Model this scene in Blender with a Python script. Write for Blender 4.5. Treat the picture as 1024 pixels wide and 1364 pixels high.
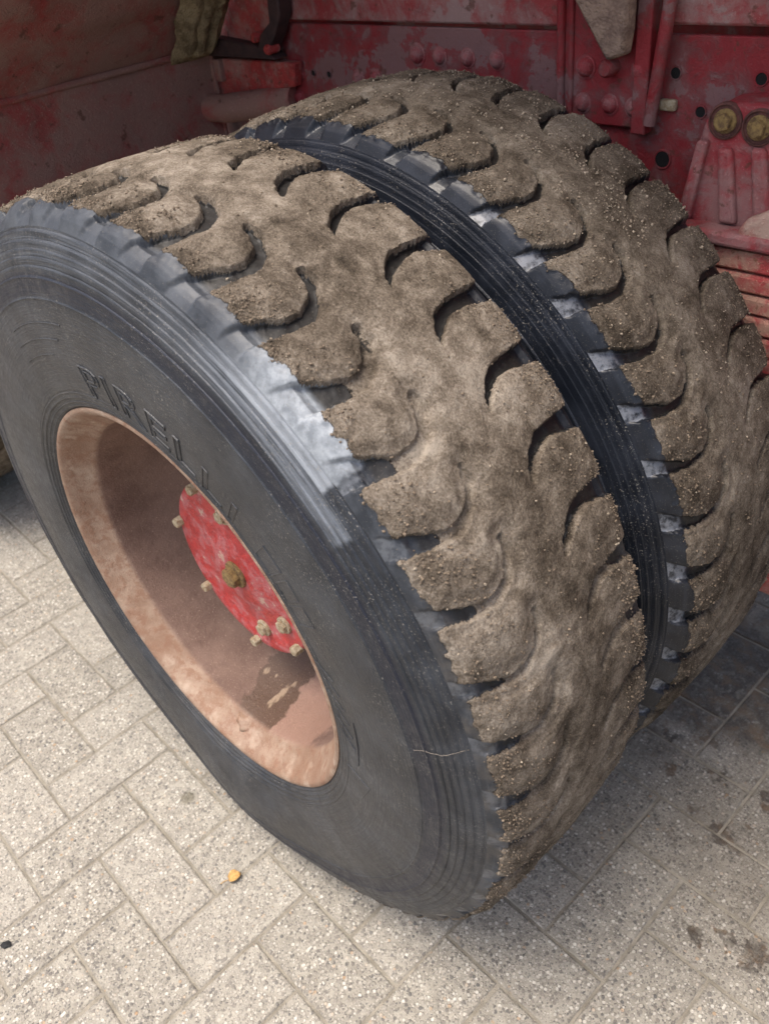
import bpy, bmesh, math, random
import numpy as np
from mathutils import Vector, Matrix
random.seed(7); RNG = np.random.default_rng(11)
for o in list(bpy.data.objects): bpy.data.objects.remove(o)
S = bpy.context.scene; COL = S.collection; R_ = math.radians

# ------------------------------------------------------------------ camera
CAM = np.array([0.8582, -0.3565, 1.3372])
MR = np.array([[0.71006265, 0.69572925, -0.10849811],
               [0.36598282, -0.49629227, -0.78724238],
               [-0.60155432, 0.51928297, -0.60702355]])       # right, down, forward
FPX = 1129.5
cd = bpy.data.cameras.new('camera'); co = bpy.data.objects.new('camera', cd); COL.objects.link(co)
co.matrix_world = Matrix(((MR[0][0], -MR[1][0], -MR[2][0], CAM[0]), (MR[0][1], -MR[1][1], -MR[2][1], CAM[1]),
                          (MR[0][2], -MR[1][2], -MR[2][2], CAM[2]), (0, 0, 0, 1)))
cd.sensor_fit = 'VERTICAL'; cd.sensor_height = 36; cd.lens = FPX / 1364 * 36; cd.clip_start = .02; cd.clip_end = 200
cd.dof.use_dof = True; cd.dof.focus_distance = 0.98; cd.dof.aperture_fstop = 7.0
S.camera = co
# ------------------------------------------------------------------ light
SUN_EL, SUN_AZ = 74, 200          # azimuth measured from +Y clockwise: light comes from -Y, a little -X
W = bpy.data.worlds.new('World'); S.world = W; W.use_nodes = True
nt = W.node_tree; bg = nt.nodes['Background']; sk = nt.nodes.new('ShaderNodeTexSky'); sk.sky_type = 'NISHITA'
sk.sun_disc = False; sk.sun_elevation = R_(SUN_EL); sk.sun_rotation = R_(SUN_AZ); sk.dust_density = 6; sk.air_density = 1.0; sk.ozone_density = .6
nt.links.new(sk.outputs[0], bg.inputs[0]); bg.inputs[1].default_value = .15
sl = bpy.data.lights.new('sun', 'SUN'); so = bpy.data.objects.new('sun', sl); COL.objects.link(so)
sl.energy = 1.5; sl.angle = R_(35); sl.color = (1, .95, .87)
sd = Vector((math.sin(R_(SUN_AZ)) * math.cos(R_(SUN_EL)), math.cos(R_(SUN_AZ)) * math.cos(R_(SUN_EL)), math.sin(R_(SUN_EL))))
so.rotation_euler = sd.to_track_quat('Z', 'Y').to_euler(); so.location = sd * 8
S.view_settings.view_transform = 'Standard'; S.view_settings.look = 'None'; S.view_settings.gamma = 1
S.view_settings.use_curve_mapping = False; S.view_settings.exposure = .90
S.render.engine = 'CYCLES'

# ------------------------------------------------------------------ helpers
R = 0.559; H = 0.544; YC = 0.146; DUAL = 0.352
def at(px, ax, v):
    """photo pixel -> point on the world plane axis=v"""
    d = MR.T @ np.array([(px[0] - 512) / FPX, (px[1] - 682) / FPX, 1.0])
    return Vector(CAM + (v - CAM[ax]) / d[ax] * d)
def link(o, parent=None):
    COL.objects.link(o)
    if parent is not None: o.parent = parent
    return o
def tag(o, label=None, cat=None, group=None, kind=None):
    for k, v in (('label', label), ('category', cat), ('group', group), ('kind', kind)):
        if v: o[k] = v
    return o
def empty(name, loc=(0, 0, 0)):
    o = bpy.data.objects.new(name, None); o.empty_display_size = .05; COL.objects.link(o); o.location = loc; return o
def obj(name, bm, mat, parent=None, smooth=True, bevel=0, seg=2, recalc=True):
    if recalc: bmesh.ops.recalc_face_normals(bm, faces=bm.faces)
    me = bpy.data.meshes.new(name); bm.to_mesh(me); bm.free()
    return wrap(name, me, mat, parent, smooth, bevel, seg)
def wrap(name, me, mat, parent=None, smooth=True, bevel=0, seg=2):
    if mat: me.materials.append(mat)
    if smooth: me.shade_smooth()
    o = bpy.data.objects.new(name, me); link(o, parent)
    if bevel:
        b = o.modifiers.new('b', 'BEVEL'); b.width = bevel; b.segments = seg; b.limit_method = 'ANGLE'; b.angle_limit = R_(35); b.harden_normals = False
        me.set_sharp_from_angle(angle=R_(35))
    elif smooth: me.set_sharp_from_angle(angle=R_(50))
    return o
def grid_mesh(name, P, wrap_u=True):
    """P (nu,nv,3) -> mesh of quads"""
    nu, nv = P.shape[:2]; me = bpy.data.meshes.new(name)
    iu = np.arange(nu if wrap_u else nu - 1); iv = np.arange(nv - 1)
    a, b = np.meshgrid(iu, iv, indexing='ij'); a2 = (a + 1) % nu
    q = np.stack([a * nv + b, a * nv + b + 1, a2 * nv + b + 1, a2 * nv + b], -1).reshape(-1, 4)
    me.vertices.add(nu * nv); me.vertices.foreach_set('co', P.reshape(-1).astype(np.float32))
    me.loops.add(q.size); me.loops.foreach_set('vertex_index', q.reshape(-1).astype(np.int32))
    me.polygons.add(len(q)); me.polygons.foreach_set('loop_start', np.arange(0, q.size, 4, dtype=np.int32))
    me.update(calc_edges=True); me.validate()
    return me
def attr(me, name, vals):
    a = me.attributes.new(name, 'FLOAT', 'POINT'); a.data.foreach_set('value', np.ascontiguousarray(vals.reshape(-1), dtype=np.float32))
def lathe(bm, prof, n=96, cy=0, cx=0, cz=0, a0=0, a1=2 * math.pi):
    """prof list of (y, r) revolved about the Y axis"""
    full = abs(a1 - a0 - 2 * math.pi) < 1e-6; m = n if full else n + 1; rows = []
    for k in range(m):
        t = a0 + (a1 - a0) * k / n
        rows.append([bm.verts.new((cx + r * math.cos(t), cy + y, cz + r * math.sin(t))) for y, r in prof])
    for k in range(n):
        A = rows[k]; B = rows[(k + 1) % m]
        for i in range(len(prof) - 1):
            try: bm.faces.new((A[i], A[i + 1], B[i + 1], B[i]))
            except ValueError: pass
def box(bm, lo, hi, M=None):
    vs = [bm.verts.new((x, y, z)) for x in (lo[0], hi[0]) for y in (lo[1], hi[1]) for z in (lo[2], hi[2])]
    for f in ((0, 1, 3, 2), (4, 6, 7, 5), (0, 4, 5, 1), (2, 3, 7, 6), (0, 2, 6, 4), (1, 5, 7, 3)): bm.faces.new([vs[i] for i in f])
    if M is not None:
        for v in vs: v.co = M @ v.co
    return vs
def prism(bm, pts, off):
    """polygon of 3-D points extruded by the vector off"""
    a = [bm.verts.new(p) for p in pts]; b = [bm.verts.new(Vector(p) + Vector(off)) for p in pts]; n = len(a)
    bm.faces.new(a); bm.faces.new(b[::-1])
    for i in range(n): bm.faces.new((a[i], b[i], b[(i + 1) % n], a[(i + 1) % n]))
def tube(bm, pts, rad, n=14, cap=True):
    pts = [Vector(p) for p in pts]; rings = []
    for i, p in enumerate(pts):
        t = (pts[min(i + 1, len(pts) - 1)] - pts[max(i - 1, 0)]).normalized()
        u = t.orthogonal().normalized() if i == 0 else (u - t * u.dot(t)).normalized()
        w = t.cross(u); r = rad[i] if isinstance(rad, (list, tuple)) else rad
        rings.append([bm.verts.new(p + (u * math.cos(2 * math.pi * k / n) + w * math.sin(2 * math.pi * k / n)) * r) for k in range(n)])
    for A, B in zip(rings, rings[1:]):
        for k in range(n): bm.faces.new((A[k], A[(k + 1) % n], B[(k + 1) % n], B[k]))
    if cap: bm.faces.new(rings[0][::-1]); bm.faces.new(rings[-1])
def sstep(a, b, x):
    t = np.clip((x - a) / (b - a), 0, 1); return t * t * (3 - 2 * t)
def pnoise(u, v, pu, seed, octs=3):
    """value noise, periodic in u with integer period pu"""
    out = 0; amp = 1; tot = 0
    for o in range(octs):
        g = np.random.default_rng(seed + o).random((pu, 512)) * 2 - 1
        iu = np.floor(u).astype(int); iv = np.floor(v).astype(int); fu = u - iu; fv = v - iv
        fu = fu * fu * (3 - 2 * fu); fv = fv * fv * (3 - 2 * fv)
        G = lambda a, b: g[a % pu, b % 512]
        out = out + amp * ((G(iu, iv) * (1 - fu) + G(iu + 1, iv) * fu) * (1 - fv) + (G(iu, iv + 1) * (1 - fu) + G(iu + 1, iv + 1) * fu) * fv)
        tot += amp; amp *= .5; u = u * 2; v = v * 2; pu *= 2
    return out / tot

# ------------------------------------------------------------------ materials
class N:
    """tiny node builder"""
    def __init__(s, name):
        s.m = bpy.data.materials.new(name); s.m.use_nodes = True; s.t = s.m.node_tree; s.b = s.t.nodes['Principled BSDF']
        s.g = s.t.nodes.new('ShaderNodeNewGeometry').outputs['Position']
        s.o = s.t.nodes.new('ShaderNodeTexCoord').outputs['Object']
    def set(s, sock, v):
        if hasattr(v, 'links'): s.t.links.new(v, sock)
        elif isinstance(v, tuple) and len(v) == 3 and sock.type == 'RGBA': sock.default_value = (*v, 1)
        else: sock.default_value = v
    def noise(s, sc, vec=None, det=4, rough=.6, dist=0):
        n = s.t.nodes.new('ShaderNodeTexNoise'); s.set(n.inputs['Vector'], vec or s.o)
        n.inputs['Scale'].default_value = sc; n.inputs['Detail'].default_value = det; n.inputs['Roughness'].default_value = rough; n.inputs['Distortion'].default_value = dist
        return n.outputs['Fac']
    def vor(s, sc, vec=None, out='Distance', feat='F1', rnd=1):
        n = s.t.nodes.new('ShaderNodeTexVoronoi'); n.feature = feat; s.set(n.inputs['Vector'], vec or s.o); n.inputs['Scale'].default_value = sc
        n.inputs['Randomness'].default_value = rnd
        return n.outputs[out]
    def math(s, op, a, b=0.0, c=0.0):
        n = s.t.nodes.new('ShaderNodeMath'); n.operation = op
        for i, v in enumerate((a, b, c)): s.set(n.inputs[i], v)
        return n.outputs[0]
    def rng(s, x, a, b, c=0.0, d=1.0, smooth=True):
        n = s.t.nodes.new('ShaderNodeMapRange'); n.interpolation_type = 'SMOOTHSTEP' if smooth else 'LINEAR'; n.clamp = True
        for i, v in enumerate((x, a, b, c, d)): s.set(n.inputs[i], v)
        return n.outputs[0]
    def mix(s, f, a, b, mode='MIX'):
        n = s.t.nodes.new('ShaderNodeMix'); n.data_type = 'RGBA'; n.blend_type = mode
        s.set(n.inputs['Factor'], f); s.set(n.inputs['A'], a); s.set(n.inputs['B'], b); return n.outputs['Result']
    def ramp(s, f, stops):
        n = s.t.nodes.new('ShaderNodeValToRGB'); s.set(n.inputs[0], f); cr = n.color_ramp
        while len(cr.elements) > 1: cr.elements.remove(cr.elements[0])
        for i, (p, c) in enumerate(stops):
            e = cr.elements[0] if i == 0 else cr.elements.new(p); e.position = p; e.color = (*c, 1)
        return n.outputs[0]
    def at(s, name):
        n = s.t.nodes.new('ShaderNodeAttribute'); n.attribute_name = name; return n.outputs['Fac']
    def xyz(s, v=None):
        n = s.t.nodes.new('ShaderNodeSeparateXYZ'); s.set(n.inputs[0], v or s.o); return n.outputs
    def vec(s, x, y, z):
        n = s.t.nodes.new('ShaderNodeCombineXYZ')
        for i, v in enumerate((x, y, z)): s.set(n.inputs[i], v)
        return n.outputs[0]
    def bump(s, h, dist, prev=None, st=1.0):
        n = s.t.nodes.new('ShaderNodeBump'); n.inputs['Distance'].default_value = dist; s.set(n.inputs['Strength'], st); s.set(n.inputs['Height'], h)
        if prev: s.t.links.new(prev, n.inputs['Normal'])
        return n.outputs[0]
    def done(s, col, rough, nrm=None, metal=0.0, spec=.5):
        s.set(s.b.inputs['Base Color'], col); s.set(s.b.inputs['Roughness'], rough); s.set(s.b.inputs['Metallic'], metal)
        s.set(s.b.inputs['Specular IOR Level'], spec)
        if nrm: s.t.links.new(nrm, s.b.inputs['Normal'])
        return s.m

def dirt_nodes(n, tone=1.0, lug=None):
    """dried sandy mud: colour, height"""
    a = n.noise(9, det=5); b = n.noise(46, det=6, rough=.65, dist=.4); c = n.noise(420, det=3, rough=.75); d = n.noise(1500, det=2)
    f = n.math('ADD', n.math('MULTIPLY', a, .36), n.math('ADD', n.math('MULTIPLY', b, .36), n.math('MULTIPLY', c, .32)))
    k = lambda r, g, bb: (r * tone, g * tone, bb * tone)
    if lug is not None:                                          # compacted centre band is paler than the crumbly lugs
        f = n.math('ADD', f, n.math('MULTIPLY', n.math('SUBTRACT', .5, lug), .018))
    col = n.ramp(f, [(.39, k(.036, .029, .022)), (.46, k(.090, .072, .054)), (.515, k(.150, .123, .095)), (.57, k(.228, .192, .152)), (.64, k(.345, .302, .248))])
    sp = n.rng(n.vor(520), .10, .20, 1, 0)
    spm = n.math('MULTIPLY', sp, n.rng(n.noise(60, det=2), .5, .68))
    col = n.mix(n.math('MULTIPLY', spm, .8), col, k(.50, .44, .34))
    h = n.math('ADD', n.math('MULTIPLY', b, .5), n.math('ADD', n.math('MULTIPLY', c, .55), n.math('MULTIPLY', d, .3)))
    return col, h, spm

def tread_material(name, tone, inner):
    n = N(name)
    dirt = n.at('dirt'); ang = n.at('ang'); rad = n.at('rad'); g = n.at('groove')
    lug = n.rng(n.math('ABSOLUTE', n.at('across')), .035, .095)
    dc, dh, sp = dirt_nodes(n, tone, lug)
    # bare rubber
    sv = n.vec(n.math('MULTIPLY', ang, .12), n.math('MULTIPLY', rad, 240), 0)
    st = n.noise(1.0, sv, det=3); r1 = n.noise(30, det=5); fine = n.noise(700, det=3)
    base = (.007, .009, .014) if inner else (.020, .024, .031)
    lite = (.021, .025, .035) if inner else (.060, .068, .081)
    rub = n.mix(n.rng(r1, .40, .72), base, lite)
    rub = n.mix(n.math('MULTIPLY', n.rng(st, .52, .75), .5), rub, lite)
    if not inner:
        # chalky scuffed flank beside the lugs and its sharp-ended pale patch
        wob = n.math('MULTIPLY', n.math('SUBTRACT', n.noise(55, det=4), .5), 2.2)
        aw = n.math('ADD', ang, wob)
        m1 = n.math('MULTIPLY', n.rng(aw, 44.2, 45.0), n.rng(aw, 54.5, 63, 1, 0))
        m1 = n.math('MULTIPLY', m1, n.rng(n.noise(120, det=5, rough=.75), .15, .42))
        near = n.rng(n.at('across'), .02, -.02); m1 = n.math('MULTIPLY', m1, near)
        rub = n.mix(near, (.012, .014, .019), rub)
        blotch = n.rng(n.noise(130, det=5), .30, .70)
        m2 = n.math('MULTIPLY', n.math('MULTIPLY', near, n.rng(aw, 56, 64)), n.rng(n.noise(40, det=5), .30, .75))
        rub = n.mix(n.math('MULTIPLY', m2, .5), rub, (.105, .115, .13))
        rub = n.mix(n.math('MULTIPLY', m1, .95), rub, n.mix(blotch, (.19, .212, .236), (.33, .36, .39)))
        # wet-looking dust low on the flank
        m3 = n.math('MULTIPLY', n.rng(ang, 36, 20), n.rng(n.noise(26, det=5), .38, .7))
        rub = n.mix(n.math('MULTIPLY', m3, .6), rub, (.12, .105, .088))
    vv = n.at('across')
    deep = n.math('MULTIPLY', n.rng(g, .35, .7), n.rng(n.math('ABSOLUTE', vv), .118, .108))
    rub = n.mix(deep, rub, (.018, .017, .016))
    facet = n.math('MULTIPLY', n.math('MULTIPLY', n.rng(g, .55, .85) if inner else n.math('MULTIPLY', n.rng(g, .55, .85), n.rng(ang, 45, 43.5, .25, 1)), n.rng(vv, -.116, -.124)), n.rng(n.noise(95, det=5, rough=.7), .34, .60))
    rub = n.mix(n.math('MULTIPLY', facet, .85), rub, n.mix(n.rng(ang, 60, 68), (.20, .215, .245), (.03, .034, .042)) if inner else n.mix(n.rng(ang, 43.5, 45), (.15, .16, .175), (.05, .055, .063)))  # sky sheen painted into the gap floors; inner upper ones painted darker for shade
    jag = n.math('ADD', n.math('MULTIPLY', n.math('SUBTRACT', n.noise(38, det=6, rough=.7), .5), .75), n.math('MULTIPLY', n.math('SUBTRACT', n.noise(260, det=3), .5), .55))
    k = n.rng(n.math('ADD', dirt, jag), .40, .56)
    speck = n.math('MULTIPLY', n.rng(n.noise(620, det=2), .62, .72), .5)
    rub = n.mix(speck, rub, (.16, .145, .12))
    col = n.mix(k, rub, dc)
    h = n.math('MULTIPLY', k, n.math('ADD', dh, .4))
    nr = n.bump(h, .0030); nr = n.bump(n.math('MULTIPLY', fine, .3), .0006, nr)
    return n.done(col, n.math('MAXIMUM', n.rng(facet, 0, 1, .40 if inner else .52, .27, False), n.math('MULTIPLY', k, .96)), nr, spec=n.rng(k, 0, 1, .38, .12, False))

def sidewall_material(name, inner):
    n = N(name); ang = n.at('ang'); rad = n.at('rad')
    sv = n.vec(n.math('MULTIPLY', ang, .10), n.math('MULTIPLY', rad, 330), 0)
    st = n.noise(1.0, sv, det=4); r1 = n.noise(16, det=6, rough=.65); fine = n.noise(620, det=3); r2 = n.noise(70, det=5, rough=.7)
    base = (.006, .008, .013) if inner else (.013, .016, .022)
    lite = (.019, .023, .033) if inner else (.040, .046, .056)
    col = n.mix(n.rng(r1, .36, .70), base, lite)
    col = n.mix(n.math('MULTIPLY', n.rng(st, .5, .78), .2 if inner else .45), col, lite)
    if not inner:
        # brownish film on the inner wall near the bead, dark band outside of it
        film = n.math('MULTIPLY', n.rng(rad, .455, .435), n.math('MULTIPLY', n.rng(r2, .28, .68), n.rng(n.noise(6, det=5), .30, .60, .35, 1)))
        col = n.mix(n.math('MULTIPLY', film, .6), col, (.066, .063, .060))
        band = n.math('MULTIPLY', n.rng(rad, .452, .458), n.rng(rad, .488, .478))
        col = n.mix(n.math('MULTIPLY', n.math('MULTIPLY', band, n.rng(r2, .22, .5)), .92), col, (.011, .014, .025))
        # pale streaked terraces that stop at a clean line
        wob = n.math('MULTIPLY', n.math('SUBTRACT', n.noise(90, det=3), .5), .8)
        aw = n.math('ADD', ang, wob)
        t = n.math('MULTIPLY', n.math('MULTIPLY', n.rng(rad, .487, .491), n.rng(aw, 38.8, 39.5)), n.rng(aw, 78, 50))
        cut = n.math('MAXIMUM', n.rng(rad, .513, .512), n.rng(aw, 44.4, 45.2))
        t = n.math('MULTIPLY', n.math('MULTIPLY', t, cut), n.rng(n.math('ADD', st, n.math('MULTIPLY', r2, .4)), .40, .85))
        col = n.mix(n.math('MULTIPLY', t, .62), col, (.20, .225, .26))
        pt = n.math('MULTIPLY', n.math('MULTIPLY', n.rng(rad, .5115, .5125), n.rng(aw, 44.2, 44.9)), n.rng(aw, 55, 64, 1, 0))
        col = n.mix(n.math('MULTIPLY', pt, n.rng(r2, .2, .55, .45, .9)), col, (.25, .275, .305))
        top = n.math('MULTIPLY', n.rng(ang, 58, 80), n.rng(rad, .48, .50))
        col = n.mix(n.math('MULTIPLY', n.math('MULTIPLY', top, n.rng(st, .35, .7)), .4), col, (.12, .132, .15))
    # dust specks, scratches
    sp = n.math('MULTIPLY', n.rng(n.noise(480, det=2), .61, .69), n.rng(n.noise(14, det=4), .35, .62))
    col = n.mix(n.math('MULTIPLY', sp, .8), col, (.25, .235, .21))
    scr = n.rng(n.noise(5, n.vec(n.math('MULTIPLY', ang, .35), n.math('MULTIPLY', rad, 60), n.math('MULTIPLY', ang, .0)), det=2, dist=2), .497, .503)
    nr = n.bump(st, .0004 if inner else .0012); nr = n.bump(n.math('ADD', fine, n.math('MULTIPLY', r2, .8)), .0006, nr)
    return n.done(col, n.rng(r2, .3, .7, .34, .54) if not inner else .36, nr, spec=.42)

def paint(name, red, dust, amt=.5, rust=(.11, .045, .028), rough=.6, sc=1.0, speck=.3, worn=None):
    n = N(name); a = n.noise(7 * sc, n.g, det=6, rough=.65); b = n.noise(30 * sc, n.g, det=6, rough=.7, dist=.5); c = n.noise(300, n.g, det=3); f = n.noise(900, n.g, det=2)
    col = n.mix(n.rng(b, .42, .66), red, tuple(x * .55 for x in red))
    if worn: col = n.mix(n.rng(n.math('ADD', a, n.math('MULTIPLY', b, .25)), .66, .69), col, worn)
    m = n.math('ADD', n.math('MULTIPLY', a, .6), n.math('MULTIPLY', b, .4))
    col = n.mix(n.rng(m, .62 - .3 * amt, .72 - .2 * amt, 0, min(1, .35 + amt * .6)), col, dust)
    col = n.mix(n.math('MULTIPLY', n.rng(n.noise(55 * sc, n.g, det=5), .60, .68), .7), col, rust)
    col = n.mix(n.math('MULTIPLY', n.rng(c, .58, .72), speck), col, tuple(min(1, x * 1.7 + .03) for x in dust))
    nr = n.bump(b, .003); nr = n.bump(n.math('ADD', c, f), .0012, nr)
    return n.done(col, n.rng(m, .35, .65, rough - .12, rough + .25), nr, spec=.4)

def mud_material(name, tone=1):
    n = N(name); n.o = n.g; c, h, s = dirt_nodes(n, tone); return n.done(c, .95, n.bump(h, .004), spec=.15)

def rim_material():
    n = N('rim_paint'); X = n.xyz(); r = n.math('SQRT', n.math('ADD', n.math('MULTIPLY', X[0], X[0]), n.math('MULTIPLY', X[2], X[2])))
    a = n.noise(11, det=6, rough=.65); b = n.noise(55, det=6, rough=.7); c = n.noise(420, det=3)
    lip = n.mix(n.rng(a, .36, .66), (.245, .150, .100), (.365, .265, .195))
    lip = n.mix(n.math('MULTIPLY', n.rng(b, .46, .62), .75), lip, (.235, .125, .078))
    lip = n.mix(n.math('MULTIPLY', n.rng(n.noise(24, det=5), .54, .68), .45), lip, (.52, .42, .33))
    inn = n.mix(n.rng(a, .35, .65), (.145, .088, .067), (.220, .142, .110))
    inn = n.mix(n.math('MULTIPLY', n.rng(c, .55, .75), .5), inn, (.34, .23, .18))
    # damp sediment left in the lower front of the bowl
    ang = n.math('ARCTAN2', X[2], X[0])
    w = n.math('ADD', ang, n.math('MULTIPLY', n.math('SUBTRACT', n.noise(20, det=3), .5), .34))
    wet = n.math('MULTIPLY', n.math('MULTIPLY', n.rng(w, -1.74, -1.71), n.rng(w, -.85, -.95)), n.rng(X[1], .205, .190))
    inn = n.mix(n.math('MULTIPLY', wet, .92), inn, n.mix(n.rng(w, -1.38, -1.35), n.mix(n.rng(n.noise(34, n.vec(X[0], n.math('MULTIPLY', X[1], .35), X[2]), det=3), .58, .64), (.095, .055, .036), (.34, .25, .17)), (.30, .185, .14)))
    k = n.rng(X[1], .034, .044, 1, 0)
    col = n.mix(k, inn, lip)
    col = n.mix(n.math('MULTIPLY', n.rng(c, .60, .72), .35), col, (.55, .43, .33))
    nr = n.bump(b, .0025); nr = n.bump(c, .0012, nr)
    return n.done(col, n.rng(wet, 0, 1, .72, .35), nr, spec=.4)

def hub_material():
    n = N('hub_red'); a = n.noise(30, det=6, rough=.75, dist=.15); b = n.noise(90, det=5, rough=.7); c = n.noise(400, det=3)
    col = n.mix(n.rng(b, .4, .65), (.46, .035, .034), (.34, .026, .028))
    col = n.mix(n.rng(a, .44, .60, 0, .75), col, (.44, .17, .17))
    col = n.mix(n.rng(n.math('ADD', a, n.math('MULTIPLY', b, .3)), .75, .80, 0, .75), col, (.52, .38, .29))
    return n.done(col, n.rng(a, .4, .6, .35, .75), n.bump(n.math('ADD', b, c), .0014), spec=.5)

def paver_material():
    n = N('exposed_aggregate_concrete'); p = n.g
    info = n.t.nodes.new('ShaderNodeObjectInfo').outputs['Random']
    v1 = n.t.nodes.new('ShaderNodeTexVoronoi'); n.set(v1.inputs['Vector'], p); v1.inputs['Scale'].default_value = 165
    v2 = n.t.nodes.new('ShaderNodeTexVoronoi'); n.set(v2.inputs['Vector'], p); v2.inputs['Scale'].default_value = 330
    sep = lambda v: n.xyz(v.outputs['Color'])
    s1 = sep(v1); s2 = sep(v2)
    st1 = n.ramp(s1[0], [(0, (.10, .098, .098)), (.20, (.20, .18, .155)), (.40, (.32, .295, .255)), (.60, (.38, .348, .295)), (.78, (.50, .465, .40)), (.92, (.68, .645, .575)), (1, (.38, .25, .14))])
    st2 = n.ramp(s2[0], [(0, (.075, .075, .08)), (.25, (.18, .165, .145)), (.5, (.33, .305, .265)), (.8, (.43, .395, .335)), (1, (.62, .585, .52))])
    cem = n.mix(n.rng(n.noise(40, p, det=5), .35, .65), (.255, .235, .195), (.365, .340, .285))
    k2 = n.math('MULTIPLY', n.rng(v2.outputs['Distance'], .42, .54, 1, 0), n.rng(s2[1], .22, .30))
    k1 = n.math('MULTIPLY', n.rng(v1.outputs['Distance'], .40, .52, 1, 0), n.rng(s1[1], .18, .26))
    col = n.mix(n.math('MULTIPLY', k2, .85), cem, st2); col = n.mix(n.math('MULTIPLY', k1, .9), col, st1)
    big = n.noise(3.2, p, det=4)
    col = n.mix(n.rng(big, .40, .72, 0, .25), col, (.26, .24, .205))
    col = n.mix(n.rng(info, 0, 1, 0, .20, False), col, n.mix(n.rng(info, .45, .55), (.20, .185, .160), (.46, .43, .375)))
    ed = n.math('ADD', n.at('edge'), n.math('MULTIPLY', n.math('SUBTRACT', n.noise(75, p, det=5, rough=.7), .5), 1.5))
    col = n.mix(n.rng(ed, .70, 1.1, 0, .42), col, n.mix(n.rng(n.noise(500, p, det=2), .4, .6), (.18, .162, .132), (.27, .245, .205)))
    # oil and clay drips below the drive line (shapes of their own)
    X = n.xyz(p)
    wx = n.math('ADD', X[0], n.math('MULTIPLY', n.math('SUBTRACT', n.noise(11, p, det=5), .5), .40))
    wy = n.math('ADD', X[1], n.math('MULTIPLY', n.math('SUBTRACT', n.noise(13, n.vec(X[1], X[0], 3.0), det=5), .5), .40))
    sx = n.math('ADD', X[0], n.math('MULTIPLY', n.math('SUBTRACT', n.noise(38, p, det=5), .5), .10))
    sy = n.math('ADD', X[1], n.math('MULTIPLY', n.math('SUBTRACT', n.noise(38, n.vec(X[1], X[0], 5.0), det=5), .5), .10))
    def blob(cx, cy, r0, r1):
        a, b = (wx, wy) if r1 > .08 else (sx, sy)
        d = n.math('SQRT', n.math('ADD', n.math('POWER', n.math('SUBTRACT', a, cx), 2), n.math('POWER', n.math('SUBTRACT', b, cy), 2)))
        return n.rng(d, r0, r1, 1, 0)
    spots = n.math('MULTIPLY', n.rng(n.noise(17, p, det=5, rough=.7), .54, .63), n.rng(X[1], .36, .55))
    spots = n.math('MULTIPLY', spots, n.rng(n.noise(3.5, p, det=2), .42, .6))
    film = n.math('MULTIPLY', n.rng(wy, .15, .55), n.rng(n.noise(5, p, det=5), .30, .62, .25, .8))
    col = n.mix(film, col, n.mix(.62, col, (.095, .075, .056)))
    oil = spots
    for b in ((.43, .82, .13, .24), (.60, .84, .10, .20), (.52, .72, .02, .07), (.60, .50, .012, .022), (.735, .35, .016, .032), (.655, .318, .010, .022), (.69, .345, .006, .014), (.76, .42, .015, .03), (.55, .60, .010, .02), (.48, .56, .008, .016), (.50, .66, .014, .028), (.44, .62, .01, .02), (.64, .60, .012, .022)):
        oil = n.math('MAXIMUM', oil, blob(*b))
    col = n.mix(n.math('MULTIPLY', oil, n.rng(n.noise(60, p, det=4), .25, .6, .35, .85)), col, n.mix(n.rng(n.noise(30, p, det=3), .45, .65), (.045, .034, .026), (.13, .085, .05)))
    wetd = n.t.nodes.new('ShaderNodeVectorMath'); wetd.operation = 'DISTANCE'; n.set(wetd.inputs[0], p); wetd.inputs[1].default_value = (-.157, -.055, 0)
    col = n.mix(n.rng(wetd.outputs['Value'], .009, .017, .7, 0), col, (.13, .115, .08))
    h = n.math('ADD', n.math('MULTIPLY', k1, .6), n.math('ADD', n.math('MULTIPLY', k2, .3), n.math('MULTIPLY', n.noise(600, p, det=2), .35)))
    return n.done(col, n.rng(oil, 0, 1, .88, .5), n.bump(h, .0022), spec=.3)

def sand_material():
    n = N('joint_sand'); p = n.g; a = n.noise(30, p, det=5); c = n.noise(700, p, det=3)
    col = n.mix(n.rng(a, .35, .65), (.225, .203, .162), (.325, .296, .242)); col = n.mix(n.math('MULTIPLY', n.rng(c, .55, .7), .4), col, (.34, .31, .26))
    return n.done(col, .95, n.bump(c, .002), spec=.2)

def plain(name, col, rough=.6, col2=None, sc=60, bump=.001, spec=.5, metal=0.0):
    n = N(name); a = n.noise(sc, det=5, rough=.7)
    return n.done(n.mix(n.rng(a, .38, .66), col, col2 or tuple(x * .6 for x in col)), rough, n.bump(n.noise(sc * 6, det=4), bump), metal, spec)

M = {}
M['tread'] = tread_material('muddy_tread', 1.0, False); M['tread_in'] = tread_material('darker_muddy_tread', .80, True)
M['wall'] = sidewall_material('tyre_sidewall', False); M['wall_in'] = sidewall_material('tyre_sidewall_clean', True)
M['rim'] = rim_material(); M['hub'] = hub_material()
M['bolt'] = plain('weathered_bolt', (.50, .43, .30), .75, (.30, .21, .11), 160, .002)
M['bolt_ochre'] = plain('ochre_bolt', (.40, .27, .10), .75, (.17, .10, .05), 150, .004)
M['paver'] = paver_material(); M['sand'] = sand_material()
M['frame'] = paint('frame_red', (.27, .022, .028), (.245, .120, .115), .62, rough=.5, worn=(.22, .125, .125), speck=.12)
M['frame_top'] = paint('frame_red_worn', (.32, .040, .042), (.38, .24, .22), .76, rough=.6, worn=(.26, .18, .17), speck=.2)
M['cast'] = paint('bracket_red', (.30, .034, .042), (.34, .195, .185), .68, rough=.6, speck=.3)
M['guard'] = paint('mudguard_red', (.35, .058, .052), (.345, .215, .172), .82, rough=.65, speck=.45, sc=.7)
M['leaf'] = paint('spring_red', (.44, .06, .06), (.60, .38, .27), .70, rust=(.26, .11, .06), rough=.65, sc=1.6)
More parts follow.
